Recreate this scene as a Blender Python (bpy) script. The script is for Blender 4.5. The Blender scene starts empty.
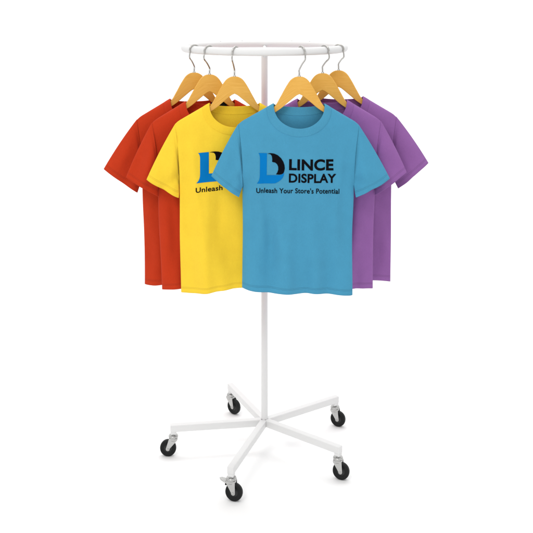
import bpy, bmesh, math, random
from mathutils import Vector, Matrix, noise
from mathutils.geometry import tessellate_polygon

# ------------------------------------------------------------------ camera, world, lamps
U = 0.0038                      # metres per design unit
DIST = 900 * U                  # camera to the rack's pole
ZC = 447 * U                    # camera height above the floor
scene = bpy.context.scene
C = scene.collection

cam_d = bpy.data.cameras.new("camera")
cam = bpy.data.objects.new("camera", cam_d)
C.objects.link(cam)
cam.location = (0, -DIST, ZC)
cam.rotation_euler = (math.radians(90), 0, 0)
cam_d.sensor_width = 36
cam_d.lens = 36 * 900 / 533
cam_d.shift_x = (266.5 - 264.5) / 533
cam_d.shift_y = -(266.5 - 2.4) / 533
cam_d.clip_end = 200
scene.camera = cam

world = bpy.data.worlds.new("World")
scene.world = world
world.use_nodes = True
bg = world.node_tree.nodes['Background']
bg.inputs['Color'].default_value = (1, 1, 1, 1)
bg.inputs['Strength'].default_value = 0.79

scene.view_settings.view_transform = 'Standard'
scene.view_settings.look = 'None'
scene.view_settings.exposure = 0
scene.view_settings.gamma = 1


def area(name, loc, target, size, power, col=(1, 1, 1)):
    d = bpy.data.lights.new(name, 'AREA')
    d.shape = 'RECTANGLE'
    d.size, d.size_y = size
    d.energy = power
    d.color = col
    o = bpy.data.objects.new(name, d)
    C.objects.link(o)
    o.location = loc
    o.rotation_euler = (Vector(target) - Vector(loc)).to_track_quat('-Z', 'Y').to_euler()
    return o


area('softbox_key', (-1.5, -3.4, 3.9), (0, 0, 1.0), (1.3, 1.3), 46, (1, 0.985, 0.955))
area('softbox_top', (0.4, -0.6, 10.0), (0.1, 0, 0), (10.0, 10.0), 265)
area('backdrop_lamp', (0, 1.3, 4.6), (0, 3.4, 1.0), (6.0, 0.8), 60)

# ------------------------------------------------------------------ materials


def base_mat(name, col, rough=0.5, metal=0.0):
    m = bpy.data.materials.new(name)
    m.use_nodes = True
    b = m.node_tree.nodes['Principled BSDF']
    b.inputs['Base Color'].default_value = (*col, 1)
    b.inputs['Roughness'].default_value = rough
    b.inputs['Metallic'].default_value = metal
    return m


def lin(r, g, b):
    f = lambda v: (v / 255 / 12.92) if v / 255 <= 0.04045 else ((v / 255 + 0.055) / 1.055) ** 2.4
    return (f(r), f(g), f(b))


def N(m, t, **kw):
    n = m.node_tree.nodes.new(t)
    for k, v in kw.items():
        if k in n.inputs:
            n.inputs[k].default_value = v
        else:
            setattr(n, k, v)
    return n


def L(m, a, ao, b, bi):
    m.node_tree.links.new(a.outputs[ao], b.inputs[bi])


def math_node(m, op, a, b=None, c=None):
    n = N(m, 'ShaderNodeMath', operation=op)
    for i, v in enumerate((a, b, c)):
        if v is None:
            continue
        if isinstance(v, (int, float)):
            n.inputs[i].default_value = v
        else:
            m.node_tree.links.new(v, n.inputs[i])
    return n.outputs[0]


def cloth_mat(name, col, rib=False):
    m = base_mat(name, col, 0.92)
    b = m.node_tree.nodes['Principled BSDF']
    b.inputs['Specular IOR Level'].default_value = 0.12
    b.inputs['Sheen Weight'].default_value = 0.08
    b.inputs['Sheen Roughness'].default_value = 0.5
    tc = N(m, 'ShaderNodeTexCoord')
    uv = N(m, 'ShaderNodeUVMap')
    sep = N(m, 'ShaderNodeSeparateXYZ')
    L(m, uv, 'UV', sep, 0)
    # heathered yarn: tiny colour variation of the knit itself
    n1 = N(m, 'ShaderNodeTexNoise', Scale=380.0, Detail=4.0, Roughness=0.7)
    L(m, tc, 'Object', n1, 'Vector')
    n2 = N(m, 'ShaderNodeTexNoise', Scale=22.0, Detail=3.0)
    L(m, tc, 'Object', n2, 'Vector')
    mix = N(m, 'ShaderNodeMix', data_type='RGBA')
    mix.inputs[6].default_value = (*[c * 0.80 for c in col], 1)
    mix.inputs[7].default_value = (*[min(1, c * 1.17) for c in col], 1)
    f = math_node(m, 'ADD', math_node(m, 'MULTIPLY', n1.outputs[0], 0.65), math_node(m, 'MULTIPLY', n2.outputs[0], 0.35))
    m.node_tree.links.new(f, mix.inputs[0])
    # hem and cuff stitching, at a set distance (v) from the edge
    v = sep.outputs[1]

    def band(c, w):
        return math_node(m, 'LESS_THAN', math_node(m, 'ABSOLUTE', math_node(m, 'SUBTRACT', v, c)), w)
    st = math_node(m, 'ADD', band(0.0195, 0.0006), band(0.0155, 0.0006))
    dash = math_node(m, 'GREATER_THAN', math_node(m, 'FRACT', math_node(m, 'MULTIPLY', sep.outputs[0], 320.0)), 0.25)
    stitch = math_node(m, 'MULTIPLY', st, dash)
    dark = N(m, 'ShaderNodeMix', data_type='RGBA')
    dark.inputs[7].default_value = (*[c * 0.72 for c in col], 1)
    m.node_tree.links.new(math_node(m, 'MULTIPLY', stitch, 0.75), dark.inputs[0])
    m.node_tree.links.new(mix.outputs[2], dark.inputs[6])
    m.node_tree.links.new(dark.outputs[2], b.inputs['Base Color'])
    # bump: knit grain + stitch groove (+ collar ribs)
    h = math_node(m, 'SUBTRACT', math_node(m, 'MULTIPLY', n1.outputs[0], 0.35), math_node(m, 'MULTIPLY', st, 0.9))
    n3 = N(m, 'ShaderNodeTexNoise', Scale=75.0, Detail=2.0)
    L(m, tc, 'Object', n3, 'Vector')
    h = math_node(m, 'ADD', h, math_node(m, 'MULTIPLY', n3.outputs[0], 0.9))
    if rib:
        h = math_node(m, 'ADD', h, math_node(m, 'MULTIPLY', math_node(m, 'SINE', math_node(m, 'MULTIPLY', sep.outputs[0], 2600.0)), 0.15))
    bump = N(m, 'ShaderNodeBump', Strength=0.8, Distance=0.001)
    m.node_tree.links.new(h, bump.inputs['Height'])
    L(m, bump, 0, b, 'Normal')
    return m


def wood_mat():
    m = base_mat('maple_wood', lin(228, 172, 84), 0.42)
    b = m.node_tree.nodes['Principled BSDF']
    b.inputs['Specular IOR Level'].default_value = 0.35
    b.inputs['Coat Weight'].default_value = 0.12
    b.inputs['Coat Roughness'].default_value = 0.3
    uv = N(m, 'ShaderNodeUVMap')
    mp = N(m, 'ShaderNodeMapping')
    mp.inputs['Scale'].default_value = (9, 150, 1)
    L(m, uv, 'UV', mp, 'Vector')
    n = N(m, 'ShaderNodeTexNoise', Scale=1.6, Detail=5.0, Distortion=0.5)
    oi = N(m, 'ShaderNodeObjectInfo')
    cb = N(m, 'ShaderNodeCombineXYZ')
    m.node_tree.links.new(math_node(m, 'MULTIPLY', oi.outputs['Random'], 37.0), cb.inputs[0])
    m.node_tree.links.new(math_node(m, 'MULTIPLY', oi.outputs['Random'], 91.0), cb.inputs[1])
    va = N(m, 'ShaderNodeVectorMath', operation='ADD')
    L(m, mp, 0, va, 0)
    L(m, cb, 0, va, 1)
    L(m, va, 0, n, 'Vector')
    r = N(m, 'ShaderNodeValToRGB')
    r.color_ramp.elements[0].position = 0.3
    r.color_ramp.elements[0].color = (*lin(222, 164, 66), 1)
    r.color_ramp.elements[1].position = 0.7
    r.color_ramp.elements[1].color = (*lin(232, 178, 82), 1)
    L(m, n, 0, r, 0)
    L(m, r, 0, b, 'Base Color')
    bu = N(m, 'ShaderNodeBump', Strength=0.15, Distance=0.0004)
    L(m, n, 0, bu, 'Height')
    L(m, bu, 0, b, 'Normal')
    return m


def paint_mat():
    m = base_mat('white_powder_coat', (0.75, 0.75, 0.748), 0.5)
    b = m.node_tree.nodes['Principled BSDF']
    tc = N(m, 'ShaderNodeTexCoord')
    n = N(m, 'ShaderNodeTexNoise', Scale=420.0, Detail=2.0)
    L(m, tc, 'Object', n, 'Vector')
    bu = N(m, 'ShaderNodeBump', Strength=0.12, Distance=0.0005)
    L(m, n, 0, bu, 'Height')
    L(m, bu, 0, b, 'Normal')
    return m


def metal_mat(name, col, rough):
    m = base_mat(name, col, rough, 1.0)
    b = m.node_tree.nodes['Principled BSDF']
    tc = N(m, 'ShaderNodeTexCoord')
    n = N(m, 'ShaderNodeTexNoise', Scale=160.0, Detail=3.0)
    L(m, tc, 'Object', n, 'Vector')
    mr = N(m, 'ShaderNodeMapRange')
    mr.inputs['To Min'].default_value = rough * 0.7
    mr.inputs['To Max'].default_value = rough * 1.4
    L(m, n, 0, mr, 0)
    L(m, mr, 0, b, 'Roughness')
    return m


M_WOOD = wood_mat()
M_PAINT = paint_mat()
M_HOOK = metal_mat('hook_steel', (0.50, 0.49, 0.47), 0.28)
M_ZINC = metal_mat('zinc_plate', (0.50, 0.50, 0.49), 0.3)
M_TYRE = base_mat('black_tyre', (0.008, 0.009, 0.009), 0.5)
M_HUB = base_mat('black_wheel_disc', (0.022, 0.024, 0.024), 0.35)
M_INK = base_mat('black_ink', (0.004, 0.004, 0.006), 0.8)
M_INKBLUE = base_mat('blue_ink', lin(0, 118, 190), 0.75)
M_LABEL = base_mat('black_label', (0.012, 0.012, 0.014), 0.8)
for _m, _s in ((M_TYRE, 0.22), (M_HUB, 0.3), (M_INK, 0.05), (M_INKBLUE, 0.08), (M_LABEL, 0.1)):
    _m.node_tree.nodes['Principled BSDF'].inputs['Specular IOR Level'].default_value = _s
M_FLOOR = base_mat('white_studio_floor', (0.95, 0.95, 0.95), 0.9)
M_FLOOR.node_tree.nodes['Principled BSDF'].inputs['Specular IOR Level'].default_value = 0.1

# ------------------------------------------------------------------ helpers


def link(name, bm_or_mesh, mat, parent=None, smooth=True):
    if isinstance(bm_or_mesh, bmesh.types.BMesh):
        me = bpy.data.meshes.new(name)
        bm_or_mesh.normal_update()
        bm_or_mesh.to_mesh(me)
        bm_or_mesh.free()
    else:
        me = bm_or_mesh
    if mat:
        me.materials.clear()
        me.materials.append(mat)
    for p in me.polygons:
        p.use_smooth = smooth
    o = bpy.data.objects.new(name, me)
    C.objects.link(o)
    if parent:
        o.parent = parent
    return o


def empty(name, loc, rz=0, label=None, cat=None, group=None, ry=0):
    o = bpy.data.objects.new(name, None)
    o.empty_display_size = 0.05
    C.objects.link(o)
    o.location = loc
    o.rotation_euler = (0, ry, rz)
    if label:
        o['label'] = label
    if cat:
        o['category'] = cat
    if group:
        o['group'] = group
    return o


def bevel(o, w, seg=3, angle=35):
    b = o.modifiers.new('bevel', 'BEVEL')
    b.width = w
    b.segments = seg
    b.limit_method = 'ANGLE'
    b.angle_limit = math.radians(angle)
    b.harden_normals = False
    return o


def tube(bm, pts, r, seg=12, caps=True):
    """round bar along a list of points, parallel transported"""
    pts = [Vector(p) for p in pts]
    rings = []
    up = None
    for i, p in enumerate(pts):
        if i == 0:
            t = (pts[1] - p)
        elif i == len(pts) - 1:
            t = (p - pts[i - 1])
        else:
            t = (pts[i + 1] - pts[i - 1])
        t.normalize()
        if up is None:
            up = t.orthogonal().normalized()
        else:
            up = (up - t * up.dot(t)).normalized()
        s = t.cross(up)
        rr = r[i] if isinstance(r, (list, tuple)) else r
        rings.append([bm.verts.new(p + (up * math.cos(2 * math.pi * k / seg) + s * math.sin(2 * math.pi * k / seg)) * rr)
                      for k in range(seg)])
    for a, b in zip(rings, rings[1:]):
        for k in range(seg):
            bm.faces.new((a[k], a[(k + 1) % seg], b[(k + 1) % seg], b[k]))
    if caps:
        bm.faces.new(rings[0][::-1])
        bm.faces.new(rings[-1])


def spline(pts, n=10):
    P = [Vector(p) for p in pts]
    P = [P[0] * 2 - P[1]] + P + [P[-1] * 2 - P[-2]]
    out = []
    for i in range(1, len(P) - 2):
        for k in range(n):
            t = k / n
            a, b, c, d = P[i - 1:i + 3]
            out.append(0.5 * ((2 * b) + (c - a) * t + (2 * a - 5 * b + 4 * c - d) * t * t + (3 * b - a - 3 * c + d) * t ** 3))
    out.append(P[-2])
    return out


def lathe(bm, prof, seg=32, mat=Matrix.Identity(4)):
    """revolve (r, z) profile round z"""
    rings = []
    for r, z in prof:
        if r < 1e-6:
            rings.append([bm.verts.new(mat @ Vector((0, 0, z)))])
        else:
            rings.append([bm.verts.new(mat @ Vector((r * math.cos(2 * math.pi * k / seg), r * math.sin(2 * math.pi * k / seg), z)))
                          for k in range(seg)])
    for a, b in zip(rings, rings[1:]):
        for k in range(seg):
            k2 = (k + 1) % seg
            if len(a) == 1 and len(b) == 1:
                continue
            if len(a) == 1:
                bm.faces.new((a[0], b[k2], b[k]))
            elif len(b) == 1:
                bm.faces.new((a[k], a[k2], b[0]))
            else:
                bm.faces.new((a[k], a[k2], b[k2], b[k]))
    bmesh.ops.recalc_face_normals(bm, faces=bm.faces)


def box_between(bm, a, b, w, h):
    """square tube from a to b (horizontal), w wide, h high"""
    a, b = Vector(a), Vector(b)
    d = (b - a).normalized()
    s = Vector((-d.y, d.x, 0)).normalized() * w / 2
    u = Vector((0, 0, h / 2))
    vs = [bm.verts.new(p + q) for p in (a, b) for q in (-s - u, s - u, s + u, -s + u)]
    for f in ((3, 2, 1, 0), (4, 5, 6, 7), (0, 1, 5, 4), (1, 2, 6, 5), (2, 3, 7, 6), (3, 0, 4, 7)):
        bm.faces.new([vs[i] for i in f])
    bmesh.ops.recalc_face_normals(bm, faces=bm.faces)


# ------------------------------------------------------------------ setting: studio floor sweeping up into a backdrop
bm = bmesh.new()
n = 12
prof = [(-14.0, 0.0), (-6.0, 0.0), (0, 0), (1.9, 0.0)]
R = 1.6
for k in range(1, n + 1):
    a = math.pi / 2 * k / n
    prof.append((1.9 + R * math.sin(a), R * (1 - math.cos(a))))
prof.append((3.5, 7.0))
cut = 3 + n // 2


def sheet(name, pr):
    bm = bmesh.new()
    rows = [[bm.verts.new((x, y, z)) for x in (-12, -4, 4, 12)] for y, z in pr]
    for a, b in zip(rows, rows[1:]):
        for k in range(3):
            bm.faces.new((a[k], a[k + 1], b[k + 1], b[k]))
    o = link(name, bm, M_FLOOR)
    o['kind'] = 'structure'
    return o


fl = sheet('floor', prof[:cut + 1])
fl['label'] = 'plain bright white studio floor under the rack'
fl['category'] = 'floor'
bd = sheet('backdrop', prof[cut:])
bd['label'] = 'plain white seamless studio backdrop behind the rack'
bd['category'] = 'backdrop'

# ------------------------------------------------------------------ the rack
rack = empty('clothes_rack', (0, 0, 0), 0,
             'white round rolling clothes rack with a five-legged caster base standing on the white floor', 'clothes rack')


def V(x, y, z):
    return Vector((x * U, y * U, z * U))


RZ = 447 - 45.2                 # height of the ring's tube centre
RR = 79.5                       # ring radius
TR = 3.75                        # its tube radius

bm = bmesh.new()
segs, ts = 128, 20
rings = []
for i in range(segs):
    a = 2 * math.pi * i / segs
    rings.append([bm.verts.new(V((RR + TR * math.cos(b)) * math.cos(a), (RR + TR * math.cos(b)) * math.sin(a), RZ + TR * math.sin(b)))
                  for b in [2 * math.pi * j / ts for j in range(ts)]])
for i in range(segs):
    A, B = rings[i], rings[(i + 1) % segs]
    for j in range(ts):
        bm.faces.new((A[j], B[j], B[(j + 1) % ts], A[(j + 1) % ts]))
link('top_ring', bm, M_PAINT, rack)

bm = bmesh.new()                # bar across the ring that carries it on the pole
tube(bm, [V(0, -RR + 2, RZ - 3.2), V(0, RR - 2, RZ - 3.2)], 1.9 * U, 16)
link('crossbar', bm, M_PAINT, rack)

for deg in (52, 68, 108, 127):   # little stops riveted on top of the ring's far side
    a = math.radians(deg)
    bm = bmesh.new()
    lathe(bm, [(0, 1.4 * U), (1.2 * U, 1.2 * U), (1.7 * U, 0.6 * U), (1.8 * U, -0.8 * U)], 14,
          Matrix.Translation(V(RR * math.cos(a), RR * math.sin(a), RZ + TR - 1.0)))
    link('rivet', bm, M_ZINC, rack)

bm = bmesh.new()
lathe(bm, [(0, 24 * U), (3.3 * U, 24 * U), (3.3 * U, 24.3 * U), (3.3 * U, 25 * U), (3.3 * U, (RZ - 4) * U), (3.3 * U, (RZ - 3) * U), (3.3 * U, (RZ - 2.2) * U), (0, (RZ - 2.2) * U)], 28)
link('pole', bm, M_PAINT, rack, True)

LEGS = [  # tip x, y, caster trail direction (deg), brake
    (-92.8, -13.0, 178, False, 5.2),
    (-37.7, 83.7, -38, False, 4.2),
    (-30.7, -94.5, -16, True, 2.6),
    (77.0, 52.7, -24, False, 3.4),
    (71.4, -57.0, -20, False, 3.0),
]
BT = 31.0                       # top of the square leg tubes


def make_wheel_mesh():
    bm = bmesh.new()            # axis = y
    r, w = 8.0, 2.35
    prof = [(3.9, -w * .70), (5.9, -w * .78), (6.6, -w), (7.3, -w), (7.8, -w * .72), (r, -w * .3), (r, w * .3), (7.8, w * .72), (7.3, w), (6.6, w),
            (5.9, w * .78), (3.9, w * .70)]
    lathe(bm, [(a * U, b * U) for a, b in prof], 40, Matrix.Rotation(math.radians(90), 4, 'X'))
    me = bpy.data.meshes.new('tyre')
    bm.to_mesh(me)
    bm.free()
    bm = bmesh.new()
    prof = [(0, -w * .86), (1.7, -w * .86), (1.9, -w * .55), (3.4, -w * .55), (3.9, -w * .72), (3.9, w * .72), (3.4, w * .55), (1.9, w * .55), (1.7, w * .86), (0, w * .86)]
    lathe(bm, [(a * U, b * U) for a, b in prof], 32, Matrix.Rotation(math.radians(90), 4, 'X'))
    md = bpy.data.meshes.new('wheel_disc')
    bm.to_mesh(md)
    bm.free()
    return me, md


TYRE, DISC = make_wheel_mesh()


def fork_plate(bm, y, top):
    """tapering side plate of the fork; wheel axle at (TRAIL, 8)"""
    T = TRAIL
    out = [(-3.9, top), (3.9, top), (4.3, top - 1.2)]
    for k in range(9):
        a = math.radians(12 - 204 * k / 8)
        out.append((T + 1.9 * math.cos(a), 8 + 1.9 * math.sin(a)))
    out.append((-4.1, top - 1.6))
    th = 0.35
    f = [bm.verts.new(V(x, y - th, z)) for x, z in out]
    b = [bm.verts.new(V(x, y + th, z)) for x, z in out]
    bm.faces.new(f)
    bm.faces.new(b[::-1])
    for i in range(len(out)):
        j = (i + 1) % len(out)
        bm.faces.new((f[i], b[i], b[j], f[j]))


TRAIL = 4.9
for (x, y, tdeg, brake, TRAIL) in LEGS:
    tip = Vector((x, y, 0))
    d = tip.normalized()
    leg_start = d * 1.5
    bm = bmesh.new()
    box_between(bm, V(leg_start.x, leg_start.y, BT - 3.3), V(x, y, BT - 3.3), 6.2 * U, 6.6 * U)
    leg = bevel(link('leg', bm, M_PAINT, rack, True), 0.7 * U, 3)
    pc = tip - d * 3.05
    # short post welded under the tip
    bm = bmesh.new()
    s = Vector((-d.y, d.x, 0))
    hw = 2.75
    vs = []
    for z in (BT - 6.2, 21.6):
        for a, b_ in ((-1, -1), (1, -1), (1, 1), (-1, 1)):
            q = pc + d * a * hw + s * b_ * hw
            vs.append(bm.verts.new(V(q.x, q.y, z)))
    for f in ((0, 1, 2, 3), (7, 6, 5, 4), (0, 4, 5, 1), (1, 5, 6, 2), (2, 6, 7, 3), (3, 7, 4, 0)):
        bm.faces.new([vs[i] for i in f])
    bmesh.ops.recalc_face_normals(bm, faces=bm.faces)
    bevel(link('caster_post', bm, M_PAINT, leg, True), 0.6 * U, 2)
    # caster
    cas = empty('caster', V(pc.x, pc.y, 0), math.radians(tdeg))
    cas.parent = rack
    if brake:
        cas['label'] = 'front caster with a pointed brake lever'
    flip = -1 if False else 1
    bm = bmesh.new()
    lathe(bm, [(0, 22.3), (1.7, 22.3), (1.7, 20.4), (2.6, 20.2), (3.4, 20.9), (4.3, 20.7), (4.75, 19.7), (4.55, 18.6),
               (3.9, 18.2), (4.2, 17.6), (4.35, 16.7), (4.0, 15.9), (0, 15.9)], 36, Matrix.Diagonal((U, U, U, 1)))
    link('swivel_head', bm, M_ZINC, cas)
    bm = bmesh.new()
    for yy in (-3.35, 3.35):
        fork_plate(bm, yy, 18.3)
    # crown joining the two plates
    out = [(-3.9, -3.6), (3.9, -3.6), (3.9, 3.6), (-3.9, 3.6)]
    a_ = [bm.verts.new(V(p, q, 18.35)) for p, q in out]
    b_ = [bm.verts.new(V(p, q, 17.4)) for p, q in out]
    bm.faces.new(a_)
    bm.faces.new(b_[::-1])
    for i in range(4):
        j = (i + 1) % 4
        bm.faces.new((a_[i], b_[i], b_[j], a_[j]))
    bmesh.ops.recalc_face_normals(bm, faces=bm.faces)
    bevel(link('fork', bm, M_ZINC, cas, True), 0.18 * U, 2, 40)
    ty = link('wheel', TYRE, M_TYRE, cas)
    ty.location = V(TRAIL, 0, 8)
    dc = link('wheel_disc', DISC, M_HUB, cas)
    dc.location = V(TRAIL, 0, 8)
    bm = bmesh.new()
    lathe(bm, [(0, -4.3), (0.8, -4.3), (1.0, -3.9), (1.0, 3.9), (0.8, 4.3), (0, 4.3)], 14,
          Matrix.Translation(V(TRAIL, 0, 8)) @ Matrix.Rotation(math.radians(90), 4, 'X') @ Matrix.Diagonal((U, U, U, 1)))
    link('axle', bm, M_ZINC, cas)
    if brake:
        bm = bmesh.new()
        out = [(-2.5, -3.4), (-2.5, 3.4), (-6.0, 3.3), (-9.5, 2.2), (-11.2, 0), (-9.5, -2.2), (-6.0, -3.3)]
        def zz(x):
            return 15.6 + 0.28 * (-x - 2.5)
        t_ = [bm.verts.new(V(a, b, zz(a) + 1.0)) for a, b in out]
        u_ = [bm.verts.new(V(a, b, zz(a))) for a, b in out]
        bm.faces.new(t_)
        bm.faces.new(u_[::-1])
        for i in range(len(out)):
            j = (i + 1) % len(out)
            bm.faces.new((t_[i], u_[i], u_[j], t_[j]))
        bmesh.ops.recalc_face_normals(bm, faces=bm.faces)
        bevel(link('brake_lever', bm, M_ZINC, cas, True), 0.3 * U, 2)
        bm = bmesh.new()
        tube(bm, [V(-4.6, -2.2, 14.8), V(-4.2, 0, 13.6), V(-4.6, 2.2, 14.8)], 0.9 * U, 10)
        link('brake_pad', bm, M_TYRE, cas)

# ------------------------------------------------------------------ hangers
ARM_TOP = [(0, 0), (4, .7), (8.2, 3.6), (12.6, 10.2), (17.3, 18.8), (22.4, 27.0), (30, 31.4), (40, 37.8), (45.5, 41.8)]
ARM_LOW = [(47.5, 44.6), (44.5, 45.8), (36, 40.4), (26.5, 35.2), (17.4, 29.4), (10.8, 23.9), (4.4, 18.6)]


def hanger_mesh():
    top = [(p.x, p.y) for p in spline([(x, z, 0) for x, z in ARM_TOP], 5)]
    low = [(p.x, p.y) for p in spline([(x, z, 0) for x, z in ARM_LOW], 5)]
    right = top + low                       # crown to apex, right side
    left = [(-x, z) for x, z in reversed(right) if x > 0.01]
    outl = right + [(2.4, 17.1), (0, 16.0), (-2.4, 17.1)] + left
    bm = bmesh.new()
    th = 1.75
    bow = lambda x: 0.0
    f = [bm.verts.new(V(x, -th, -z)) for x, z in outl]
    face = bm.faces.new(f)
    r = bmesh.ops.extrude_face_region(bm, geom=[face])
    bmesh.ops.translate(bm, verts=[g for g in r['geom'] if isinstance(g, bmesh.types.BMVert)], vec=V(0, 2 * th, 0))
    uvl = bm.loops.layers.uv.new('UVMap')
    bmesh.ops.recalc_face_normals(bm, faces=bm.faces)
    for fc in bm.faces:
        for lp in fc.loops:
            co = lp.vert.co / U
            s = abs(co.x)
            # grain follows the arm: along = arc, across = offset from the arm's centre line
            z = -co.z
            across = (z - (9 + 0.72 * s)) * U * 1.2
            lp[uvl].uv = (co.x * U * 1.2, across + co.y * U)
    return bm


HANG_ME = None
GROUP_H = 'wooden hangers on the ring of the rack'
GROUP_S = 'short-sleeved t-shirts hanging on the round rack'


def make_hanger(X, Y, ztop, yaw, hook, label, side):
    """X, Y plan position, ztop height of the wooden crown, hook = list of points in world units relative to the crown"""
    global HANG_ME
    t = empty('wooden_hanger', V(X, Y, ztop), math.radians(yaw), label, 'hanger', GROUP_H)
    if HANG_ME is None:
        bm = hanger_mesh()
        o = link('hanger_body', bm, M_WOOD, t)
        HANG_ME = o.data
    else:
        o = bpy.data.objects.new('hanger_body', HANG_ME)
        C.objects.link(o)
        o.parent = t
    bevel(o, 0.75 * U, 3, 50)
    wn = o.modifiers.new('wn', 'WEIGHTED_NORMAL')
    wn.keep_sharp = False
    # ferrule
    bm = bmesh.new()
    lathe(bm, [(1.5, -0.5), (1.5, 0.6), (1.05, 1.0), (0, 1.0)], 16, Matrix.Diagonal((U, U, U, 1)))
    link('ferrule', bm, M_HOOK, t)
    # hook, modelled in world axes then turned back by the yaw
    rot = Matrix.Rotation(-math.radians(yaw), 3, 'Z')
    bm = bmesh.new()
    pts = spline([rot @ V(*p) for p in hook], 10)
    rad = [0.78 * U] * (len(pts) - 1) + [0.6 * U]
    tube(bm, pts, rad, 12)
    link('hook', bm, M_HOOK, t)
    return t


def hook_pts(X, Y, ztop, rx, slant, bulge):
    """rx = plan x where the hook crosses the ring's top; slant = sideways run of the loop across the rail"""
    ry = -math.sqrt(RR ** 2 - rx ** 2)
    rad = Vector((rx, ry, 0)).normalized()       # outwards
    tan = Vector((-rad.y, rad.x, 0))             # to the right seen from the front
    c = Vector((rx, ry, RZ))
    o = Vector((X, Y, ztop))
    q = TR + 1.0
    loop = []
    for deg in (205, 180, 150, 120, 90, 60, 30, 5):
        a = math.radians(deg)
        # angle measured from inward horizontal; 180 = outermost
        p = c - rad * math.cos(math.radians(deg)) * -q * -1 + Vector((0, 0, 1)) * q * math.sin(a)
        k = (205 - deg) / 200.0
        p += tan * slant * (k - 0.55)
        loop.append(p)
    # lower S
    stem = [Vector((X, Y, ztop - 1)), Vector((X, Y, ztop + 3)), Vector((X, Y, ztop + 6.0))]
    lead = c + rad * q * 1.0 + Vector((0, 0, -7.0)) + tan * slant * (-0.52)
    pts = stem + [stem[-1].lerp(lead, 0.5) + Vector((0, 0, 0.6))] + [lead] + loop
    return [tuple(p - o) for p in pts]


# ------------------------------------------------------------------ t-shirts
WID = 50.6


def smooth(a, b, x):
    t = max(0.0, min(1.0, (x - a) / (b - a)))
    return t * t * (3 - 2 * t)


class Shirt:
    def __init__(self, seed, hem=197.0, slope=0.0, wave=1.0, amp=1.0):
        self.o = Vector((seed * 17.3, seed * 5.1, seed * 9.7))
        self.hem, self.slope, self.wave, self.amp = hem, slope, wave, amp
        self.seed = seed

    def zsh(self, x):
        ax = abs(x)
        z = 24.3 + (ax - 23) * 0.578
        if ax > 50:
            z += (ax - 50) ** 2 * 0.05
        return z

    def W(self, z):
        t = max(0, min(1, (z - 44) / 56))
        w = WID + 4.2 * (1 - t) ** 1.3 - 0.9 * math.sin(math.pi * t) - 1.2 * smooth(90, 200, z)
        w += 0.6 * math.sin(z / 31.0 + self.seed) * smooth(105, 150, z)
        return w

    def arm(self, z):
        t = (z - 43.5) / 56.0
        return 4.4 * math.sin(math.pi * t) ** 0.6 if 0 < t < 1 else 0.0

    def fold(self, x, z):
        a = smooth(60, 190, z)
        n1 = noise.noise(self.o + Vector((x / 17, z / 95, 0)))
        n2 = noise.noise(self.o + Vector((x / 34, z / 60, 7)))
        n3 = noise.noise(self.o + Vector((x / 9.0, z / 40, 3)))
        f = (n1 * 7.5 * a + n2 * 4.0 + n3 * 1.7 * (0.3 + 0.7 * a)) * self.amp
        # soft drag lines from the shoulder ends towards the arm pits
        for sgn in (-1, 1):
            u = (x * sgn - 40) + (z - 60) * 0.10
            f -= 1.8 * math.exp(-(u / 4.0) ** 2) * smooth(48, 80, z) * (1 - smooth(110, 165, z))
            u = (x * sgn - 26) - (z - 95) * 0.35
            f += 1.0 * math.exp(-(u / 6.0) ** 2) * smooth(60, 90, z) * (1 - smooth(110, 140, z))
        return f * smooth(0, 26, z - self.zsh(x))

    def D(self, x, z):
        W = self.W(z)
        ax = min(abs(x), W)
        dz = max(0.0, z - self.zsh(x))
        F = math.sqrt(1 - math.exp(-dz / 9.0))
        Dm = 6.4 - 0.6 * smooth(80, 190, z)
        e = max(0.0, 1 - (ax / W) ** 3.2) ** 0.55
        g = smooth(34, W, ax)
        return math.sqrt((e * F * Dm) ** 2 + (self.arm(z) * g) ** 2)

    def front(self, x, z):
        return -self.D(x, z) + self.fold(x, z)

    def back(self, x, z):
        return self.D(x, z) + self.fold(x, z)

    def zhem(self, x):
        return self.hem + self.slope * x + self.wave * (0.9 * math.sin(x / 15.0 + self.seed * 1.7) + 0.5 * math.sin(x / 8.0 + self.seed))


def neck_out(th, front):
    if front:
        return 29 * math.sin(th), 27.8 + 25.4 * max(0, math.cos(th)) ** 0.9
    return 29 * math.sin(th), 27.8 + 8.0 * max(0, math.cos(th)) ** 0.9


def neck_in(th, front):
    if front:
        return 23.2 * math.sin(th), 24.4 + 21.8 * max(0, math.cos(th)) ** 0.9
    return 23.2 * math.sin(th), 24.4 + 4.0 * max(0, math.cos(th)) ** 0.9


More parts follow.
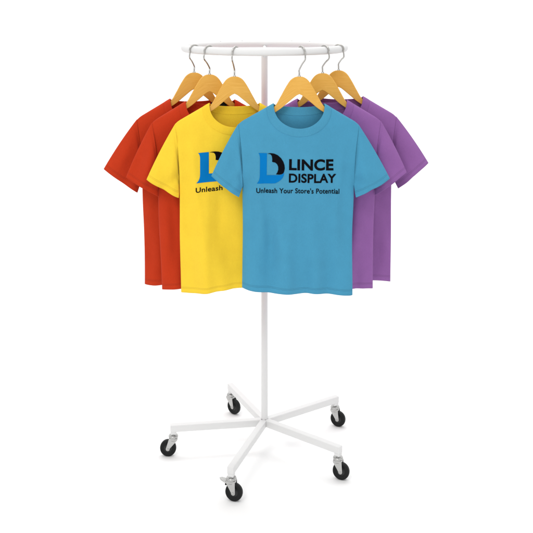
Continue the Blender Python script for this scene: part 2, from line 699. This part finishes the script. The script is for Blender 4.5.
def shirt_body_bm(S):
    bm = bmesh.new()
    uvl = bm.loops.layers.uv.new('UVMap')
    NC, NS, NR = 44, 18, 110
    cols = [-WID + (WID - 29) * (1 - math.cos(math.pi / 2 * (k / NS) ** 0.9)) for k in range(NS)]
    neck = [29 * math.sin(-math.pi / 2 + math.pi * k / NC) for k in range(NC + 1)]
    cols = cols + neck + [-c for c in reversed(cols)]
    info = {}
    for is_front in (True, False):
        grid = []
        for x0 in cols:
            if abs(x0) < 28.999:
                th = math.asin(x0 / 29)
                _, zt = neck_out(th, is_front)
            else:
                zt = S.zsh(x0 + math.copysign((S.W(44) - WID) * smooth(30, WID, abs(x0)), x0))
            zh = S.zhem(x0)
            col = []
            for r in range(NR + 1):
                t = r / NR
                t = t ** 1.25
                z = zt + (zh - zt) * t
                x = x0 + (S.W(z) - WID) * smooth(30, WID, abs(x0)) * (1 if x0 > 0 else -1)
                yv = S.front(x, z) if is_front else S.back(x, z)
                v = bm.verts.new(V(x, yv, -z))
                info[v] = (x, z, zh)
                col.append(v)
            # the hem is folded under: a short inner layer runs back up inside
            sgn = -1 if is_front else 1
            for zi, ins in ((0.05, 0.25), (-0.25, 0.42), (-5.2, 0.45)):
                zz = zh + zi
                yi = (S.front(x, zh + min(0, zi)) if is_front else S.back(x, zh + min(0, zi)))
                dd = S.D(x, zh + min(0, zi))
                yi -= sgn * min(ins, dd)
                xi = x * (1 - ins / WID)
                v = bm.verts.new(V(xi, yi, -zz))
                info[v] = (x, zh - 60, zh)
                col.append(v)
            grid.append(col)
        for a, b in zip(grid, grid[1:]):
            for r in range(NR + 3):
                f = bm.faces.new((a[r], a[r + 1], b[r + 1], b[r]) if is_front else (b[r], b[r + 1], a[r + 1], a[r]))
                for lp in f.loops:
                    x, z, zh = info[lp.vert]
                    lp[uvl].uv = (x * U, (zh - z) * U)
    bmesh.ops.remove_doubles(bm, verts=bm.verts, dist=0.05 * U)
    return bm


def sleeve_bm(S, sg, dx, dz_, ix=0.0, iz=0.0):
    bm = bmesh.new()
    uvl = bm.loops.layers.uv.new('UVMap')
    NA, NB = 34, 36
    info = {}
    for is_front in (True, False):
        grid = []
        for j in range(NB + 1):
            b = j / NB
            b2 = (1 - math.cos(math.pi * b)) / 2
            za0 = S.zsh(S.W(44))
            za = za0 + (99.0 - za0) * b2
            A = Vector((S.W(za), za))
            Cc = Vector((79.5 + dx, 90 + dz_)).lerp(Vector((55.5 + ix, 111 + iz)), b2)
            Cc += Vector((0.2, 0.2)) * math.sin(math.pi * b2)
            row = []
            for i in range(NA + 1):
                a = i / NA
                P = A.lerp(Cc, a)
                # rounded shoulder corner on the outer edge, slight sag inside
                P += Vector((0.9, -0.3)) * math.sin(math.pi * min(1, a * 1.0)) ** 0.8 * (1 - b2) ** 2
                x, z = P.x, P.y
                ya = S.arm(A.y)
                yc = 3.6 * math.sin(math.pi * b2) ** 0.6
                pf = 2.2 * math.sin(math.pi * a ** 0.8) * math.sin(math.pi * b2) ** 0.8
                yy = ya * (1 - a) + yc * a + pf
                # crease next to the armhole seam, then folds running down the sleeve
                yy -= 1.5 * math.exp(-((a - 0.04) / 0.05) ** 2) * math.sin(math.pi * b2)
                w = S.fold(A.x, A.y) * (1 - a)
                nn = noise.noise(S.o + Vector((b2 * 2.6 + sg * 9, a * 1.1, 21 + (0 if is_front else 5))))
                w += nn * 4.6 * S.amp * smooth(0, 0.6, a) * math.sin(math.pi * b2) ** 0.7
                # fold from the armpit fanning to the cuff
                w += 2.2 * S.amp * math.exp(-((b2 - (0.86 - 0.30 * a)) / 0.10) ** 2) * smooth(0, .3, a) * (1 - 0.5 * a)
                w -= 4.0 * a * a                       # sleeves swing a little forward
                y = (-yy if is_front else yy) + w
                v = bm.verts.new(V(x * sg, y, -z))
                info[v] = (b2 * 60, (1 - a) * (A - Cc).length)
                row.append(v)
            grid.append(row)
        for p, q in zip(grid, grid[1:]):
            for i in range(NA):
                vs = (p[i], q[i], q[i + 1], p[i + 1])
                if (sg > 0) != is_front:
                    vs = vs[::-1]
                f = bm.faces.new(vs)
                for lp in f.loops:
                    u, v_ = info[lp.vert]
                    lp[uvl].uv = (u * U, v_ * U)
    bmesh.ops.remove_doubles(bm, verts=bm.verts, dist=0.05 * U)
    bmesh.ops.recalc_face_normals(bm, faces=bm.faces)
    return bm


def collar_bm(S):
    bm = bmesh.new()
    uvl = bm.loops.layers.uv.new('UVMap')
    info = {}
    loops = []
    n = 60
    for is_front in (True, False):
        ths = [-math.pi / 2 + math.pi * k / n for k in range(n + 1)]
        if not is_front:
            ths = ths[::-1][1:-1]
        for th in ths:
            ox, oz = neck_out(th, is_front)
            ix, iz = neck_in(th, is_front)
            row = []
            for m in range(7):
                t = -0.06 + 1.06 * m / 6
                x, z = ox + (ix - ox) * t, oz + (iz - oz) * t
                y = S.front(x, z) if is_front else S.back(x, z)
                lift = 0.42 * math.sin(math.pi * min(1, max(0, t + .06) * 0.9 + 0.12)) + 0.12
                zz = z - (lift * 0.5 if abs(th) > 1.35 else 0)
                v = bm.verts.new(V(x, y - lift if is_front else y + lift, -zz))
                row.append(v)
                info[v] = (len(loops), t)
            loops.append(row)
    T = len(loops)
    for i in range(T):
        p, q = loops[i], loops[(i + 1) % T]
        for m in range(6):
            f = bm.faces.new((p[m], q[m], q[m + 1], p[m + 1]))
            for lp in f.loops:
                k, t = info[lp.vert]
                if i == T - 1 and k == 0:
                    k = T
                lp[uvl].uv = (k * 0.0042, 0.5 + t * 0.02)
    bmesh.ops.recalc_face_normals(bm, faces=bm.faces)
    return bm


def flat_poly(pts):
    bm = bmesh.new()
    vs = [bm.verts.new((x, 0, z)) for x, z in pts]
    for tri in tessellate_polygon([[Vector((x, z, 0)) for x, z in pts]]):
        bm.faces.new([vs[i] for i in tri])
    return bm


def text_bm(body, x0, x1, ztop, zbase, weight):
    """writing as a flat mesh; ztop/zbase = cap line and base line of the capitals (z down)"""
    cu = bpy.data.curves.new('lettering', 'FONT')
    cu.body = body
    cu.size = 1.0
    cu.offset = weight
    cu.resolution_u = 6
    cu.fill_mode = 'FRONT'
    cu.space_character = 1.04
    o = bpy.data.objects.new('lettering', cu)
    C.objects.link(o)
    dg = bpy.context.evaluated_depsgraph_get()
    me = bpy.data.meshes.new_from_object(o.evaluated_get(dg))
    bpy.data.objects.remove(o)
    bm = bmesh.new()
    bm.from_mesh(me)
    bpy.data.meshes.remove(me)
    xs = [v.co.x for v in bm.verts]
    ys = [v.co.y for v in bm.verts]
    a, b = min(xs), max(xs)
    cap = CAPH + 2 * weight
    for v in bm.verts:
        x = x0 + (v.co.x - a) / (b - a) * (x1 - x0)
        z = zbase - (v.co.y + weight) / cap * (zbase - ztop)
        v.co = (x, 0, z)
    return bm


def cap_height():
    cu = bpy.data.curves.new('lettering', 'FONT')
    cu.body = 'H'
    o = bpy.data.objects.new('lettering', cu)
    C.objects.link(o)
    dg = bpy.context.evaluated_depsgraph_get()
    me = bpy.data.meshes.new_from_object(o.evaluated_get(dg))
    bpy.data.objects.remove(o)
    return max(v.co.y for v in me.vertices)


CAPH = cap_height()


def project(bm, S, dx=0, slope=0, sx=1.0, dz=0, yshift=0):
    """cut the flat artwork fine enough and lay it on the shirt's front"""
    for v in bm.verts:
        v.co.x *= sx
        v.co.z += v.co.x * slope + dz
        v.co.x += dx
    for axis, lo, hi in ((0, -45, 45), (2, 60, 120)):
        k = lo
        while k < hi:
            no = [0, 0, 0]
            no[axis] = 1
            co = [0, 0, 0]
            co[axis] = k
            bmesh.ops.bisect_plane(bm, geom=bm.verts[:] + bm.edges[:] + bm.faces[:], plane_co=co, plane_no=no, dist=1e-5)
            k += 2.0
    for v in bm.verts:
        x, z = v.co.x, v.co.z
        v.co = V(x, S.front(x, z) - 0.26 - yshift, -z)
    bmesh.ops.remove_doubles(bm, verts=bm.verts, dist=0.01 * U)
    bmesh.ops.dissolve_degenerate(bm, edges=bm.edges, dist=0.005 * U)
    bm.normal_update()
    for f in bm.faces:
        if f.normal.y > 0:
            f.normal_flip()
    return bm


def crop_pts(lst):
    # artwork traced in a small local frame: 13.33 per photo pixel, origin (254,147)
    return [((254 + a / 13.33 - 299) / 1.098, (147 + b / 13.33 - 76.4) / 1.098) for a, b in lst]


L_BLUE = [(64, 66), (175, 66), (175, 357), (300, 357), (340, 356), (372, 348), (406, 322), (400, 358), (385, 390), (362, 418), (330, 443),
          (290, 464), (240, 468), (45, 466), (62, 446), (76, 418), (83, 385), (85, 350), (85, 150), (83, 115), (76, 85)]
D_BLACK = [(178, 72), (205, 66), (232, 65), (272, 71), (320, 93), (363, 132), (393, 178), (409, 225), (413, 268), (404, 310), (392, 330), (370, 343),
           (345, 349), (298, 347), (316, 320), (327, 285), (326, 245), (311, 212), (285, 190), (245, 181), (246, 140), (240, 104), (226, 82), (205, 75)]


def loc_x(px):
    return (px - 299) / 1.098


def loc_z(py):
    return (py - 76.4) / 1.098


def make_shirt(X, Y, ztop, yaw, S, mats, label, print_=None, cuffs=((0, 0), (0, 0)), neck_label=False, roll=0.0):
    t = empty('t_shirt', V(X, Y, ztop), math.radians(yaw), label, 't-shirt', GROUP_S, ry=math.radians(roll))
    body_m, col_m = mats
    o = link('body', shirt_body_bm(S), body_m, t)
    for sg, cf in zip((-1, 1), cuffs):
        s = link('sleeve', sleeve_bm(S, sg, *cf), body_m, t)
        md = s.modifiers.new('solid', 'SOLIDIFY')
        md.thickness = 0.0014
        md.offset = -1
    c = link('collar', collar_bm(S), col_m, t)
    md = c.modifiers.new('solid', 'SOLIDIFY')
    md.thickness = 0.0020
    md.offset = -1
    bv = c.modifiers.new('bv', 'BEVEL')
    bv.width = 0.0006
    bv.segments = 2
    if neck_label:
        bm = bmesh.new()
        pts = [(1, 27.0), (16, 27.0), (16, 38), (1, 38)]
        vs = [bm.verts.new(V(x, S.back(x, z) - 1.1, -z)) for x, z in pts]
        r = bm.faces.new(vs)
        bm.normal_update()
        nl = link('neck_label', bm, M_LABEL, t, False)
        sd = nl.modifiers.new('s', 'SOLIDIFY')
        sd.thickness = 0.0006
    if print_:
        kw = print_
        bm = project(flat_poly(crop_pts(L_BLUE)), S, **kw)
        link('printed_emblem', bm, M_INKBLUE, t)
        bm = project(flat_poly(crop_pts(D_BLACK)), S, yshift=0.02, **kw)
        link('printed_emblem', bm, M_INK, t)
        for txt, a, b, zt, zb, w in (('LINCE', 289.2, 333.4, 157.6, 168.6, 0.034), ('DISPLAY', 289.2, 336.2, 172.0, 181.0, 0.028),
                                     ("Unleash Your Store's Potential", 257.0, 339.4, 186.6, 191.6, 0.018)):
            bm = project(text_bm(txt, loc_x(a), loc_x(b), loc_z(zt), loc_z(zb), w), S, **kw)
            link('printed_lettering', bm, M_INK, t)
    return t


MB_ = (cloth_mat('blue_cotton', lin(73, 150, 185)), cloth_mat('blue_cotton_rib', lin(74, 150, 184), True))
MY = (cloth_mat('yellow_cotton', lin(254, 207, 58)), cloth_mat('yellow_cotton_rib', lin(252, 204, 55), True))
MR = (cloth_mat('red_cotton', lin(192, 56, 24)), cloth_mat('red_cotton_rib', lin(194, 56, 26), True))
MP = (cloth_mat('purple_cotton', lin(146, 97, 161)), cloth_mat('purple_cotton_rib', lin(143, 94, 158), True))

SPECS = [
    # name, neck px x, depth Y, crown py, yaw, hook ring x px, slant, bulge, side
    dict(key='blue', px=299.3, Y=-82, py=76.4, yaw=2, ring=(301.3,), slant=-3, bulge=6,
         hl='front right hanger of pale wood carrying the blue t-shirt'),
    dict(key='yellow', px=234.5, Y=-67, py=76.3, yaw=3, ring=(235.6,), slant=3, bulge=-5,
         hl='pale wood hanger carrying the yellow t-shirt'),
    dict(key='red_a', px=209.6, Y=-51, py=74.3, yaw=8, ring=(208.8,), slant=3, bulge=-5,
         hl='wooden hanger of the red t-shirt right behind the yellow one'),
    dict(key='red_b', px=194.2, Y=-35, py=72.4, yaw=8, ring=(194.5,), slant=2, bulge=-5,
         hl='leftmost wooden hanger, carrying the outer red t-shirt'),
    dict(key='purple_a', px=322.6, Y=-56, py=73.0, yaw=-6, ring=(324.5,), slant=-2, bulge=5,
         hl='wooden hanger of the purple t-shirt right behind the blue one'),
    dict(key='purple_b', px=338.6, Y=-37, py=70.2, yaw=-6, ring=(338.8,), slant=-2, bulge=5,
         hl='rightmost wooden hanger, carrying the outer purple t-shirt'),
]
POS = {}
for s in SPECS:
    k = 900 / (900 + s['Y'])
    X = (s['px'] - 264.5) / k
    zt = 447 - (s['py'] - 2.4) / k
    rx = s['ring'][0] - 264.5
    for _ in range(8):           # ring x: solve for the point of the ring seen there
        ry = -math.sqrt(max(0, RR ** 2 - rx ** 2))
        rx = (s['ring'][0] - 264.5) * (900 + ry) / 900
    POS[s['key']] = (X, s['Y'], zt, s['yaw'])
    make_hanger(X, s['Y'], zt, s['yaw'], hook_pts(X, s['Y'], zt, rx, s['slant'], s['bulge']), s['hl'], 0)


def put(key, S, mats, label, **kw):
    X, Y, z, yaw = POS[key]
    return make_shirt(X, Y, z, yaw, S, mats, label, **kw)


put('blue', Shirt(1.3, 194.7, 0.045, 0.2, 1.15), MB_, 'sky blue t-shirt with a large blue and black printed logo, hanging frontmost',
    print_=dict(slope=0.008), cuffs=((-1, 0.3, -1.5, -2), (3.5, 1.7, -3.3, -2)), roll=0.6)
put('yellow', Shirt(2.9, 195.8, -0.090, 0.35, 1.0), MY, 'bright yellow t-shirt with a printed logo half hidden by the blue sleeve',
    print_=dict(slope=-0.083, dx=14.1, sx=1.3, dz=-3.0), cuffs=((1.2, 4.0, -4.3, 0), (-2, -1, -3, -1)), roll=0.0)
put('red_a', Shirt(4.4, 198.0, -0.03, 0.5, 0.9), MR, 'orange-red t-shirt hanging between the yellow one and the outer red one',
    cuffs=((0, 2.8, -5, 1), (0, 0, -3, 0)), neck_label=True, roll=-1.2)
put('red_b', Shirt(5.8, 199.0, -0.04, 0.5, 0.9), MR, 'outermost orange-red t-shirt at the left end of the rack',
    cuffs=((6.7, -0.8, 0, 1.5), (0, 0, -3, 0)), roll=-0.6)
put('purple_a', Shirt(7.1, 198.0, 0.04, 0.5, 0.9), MP, 'purple t-shirt hanging directly behind the blue one',
    cuffs=((0, 0, -3, 0), (-.5, 0, -5, 1)), roll=0.9)
put('purple_b', Shirt(8.6, 197.5, 0.05, 0.5, 0.9), MP, 'outermost purple t-shirt at the right end of the rack',
    cuffs=((0, 0, -3, 0), (5.2, -3.5, 1.5, 0)), roll=0.2)
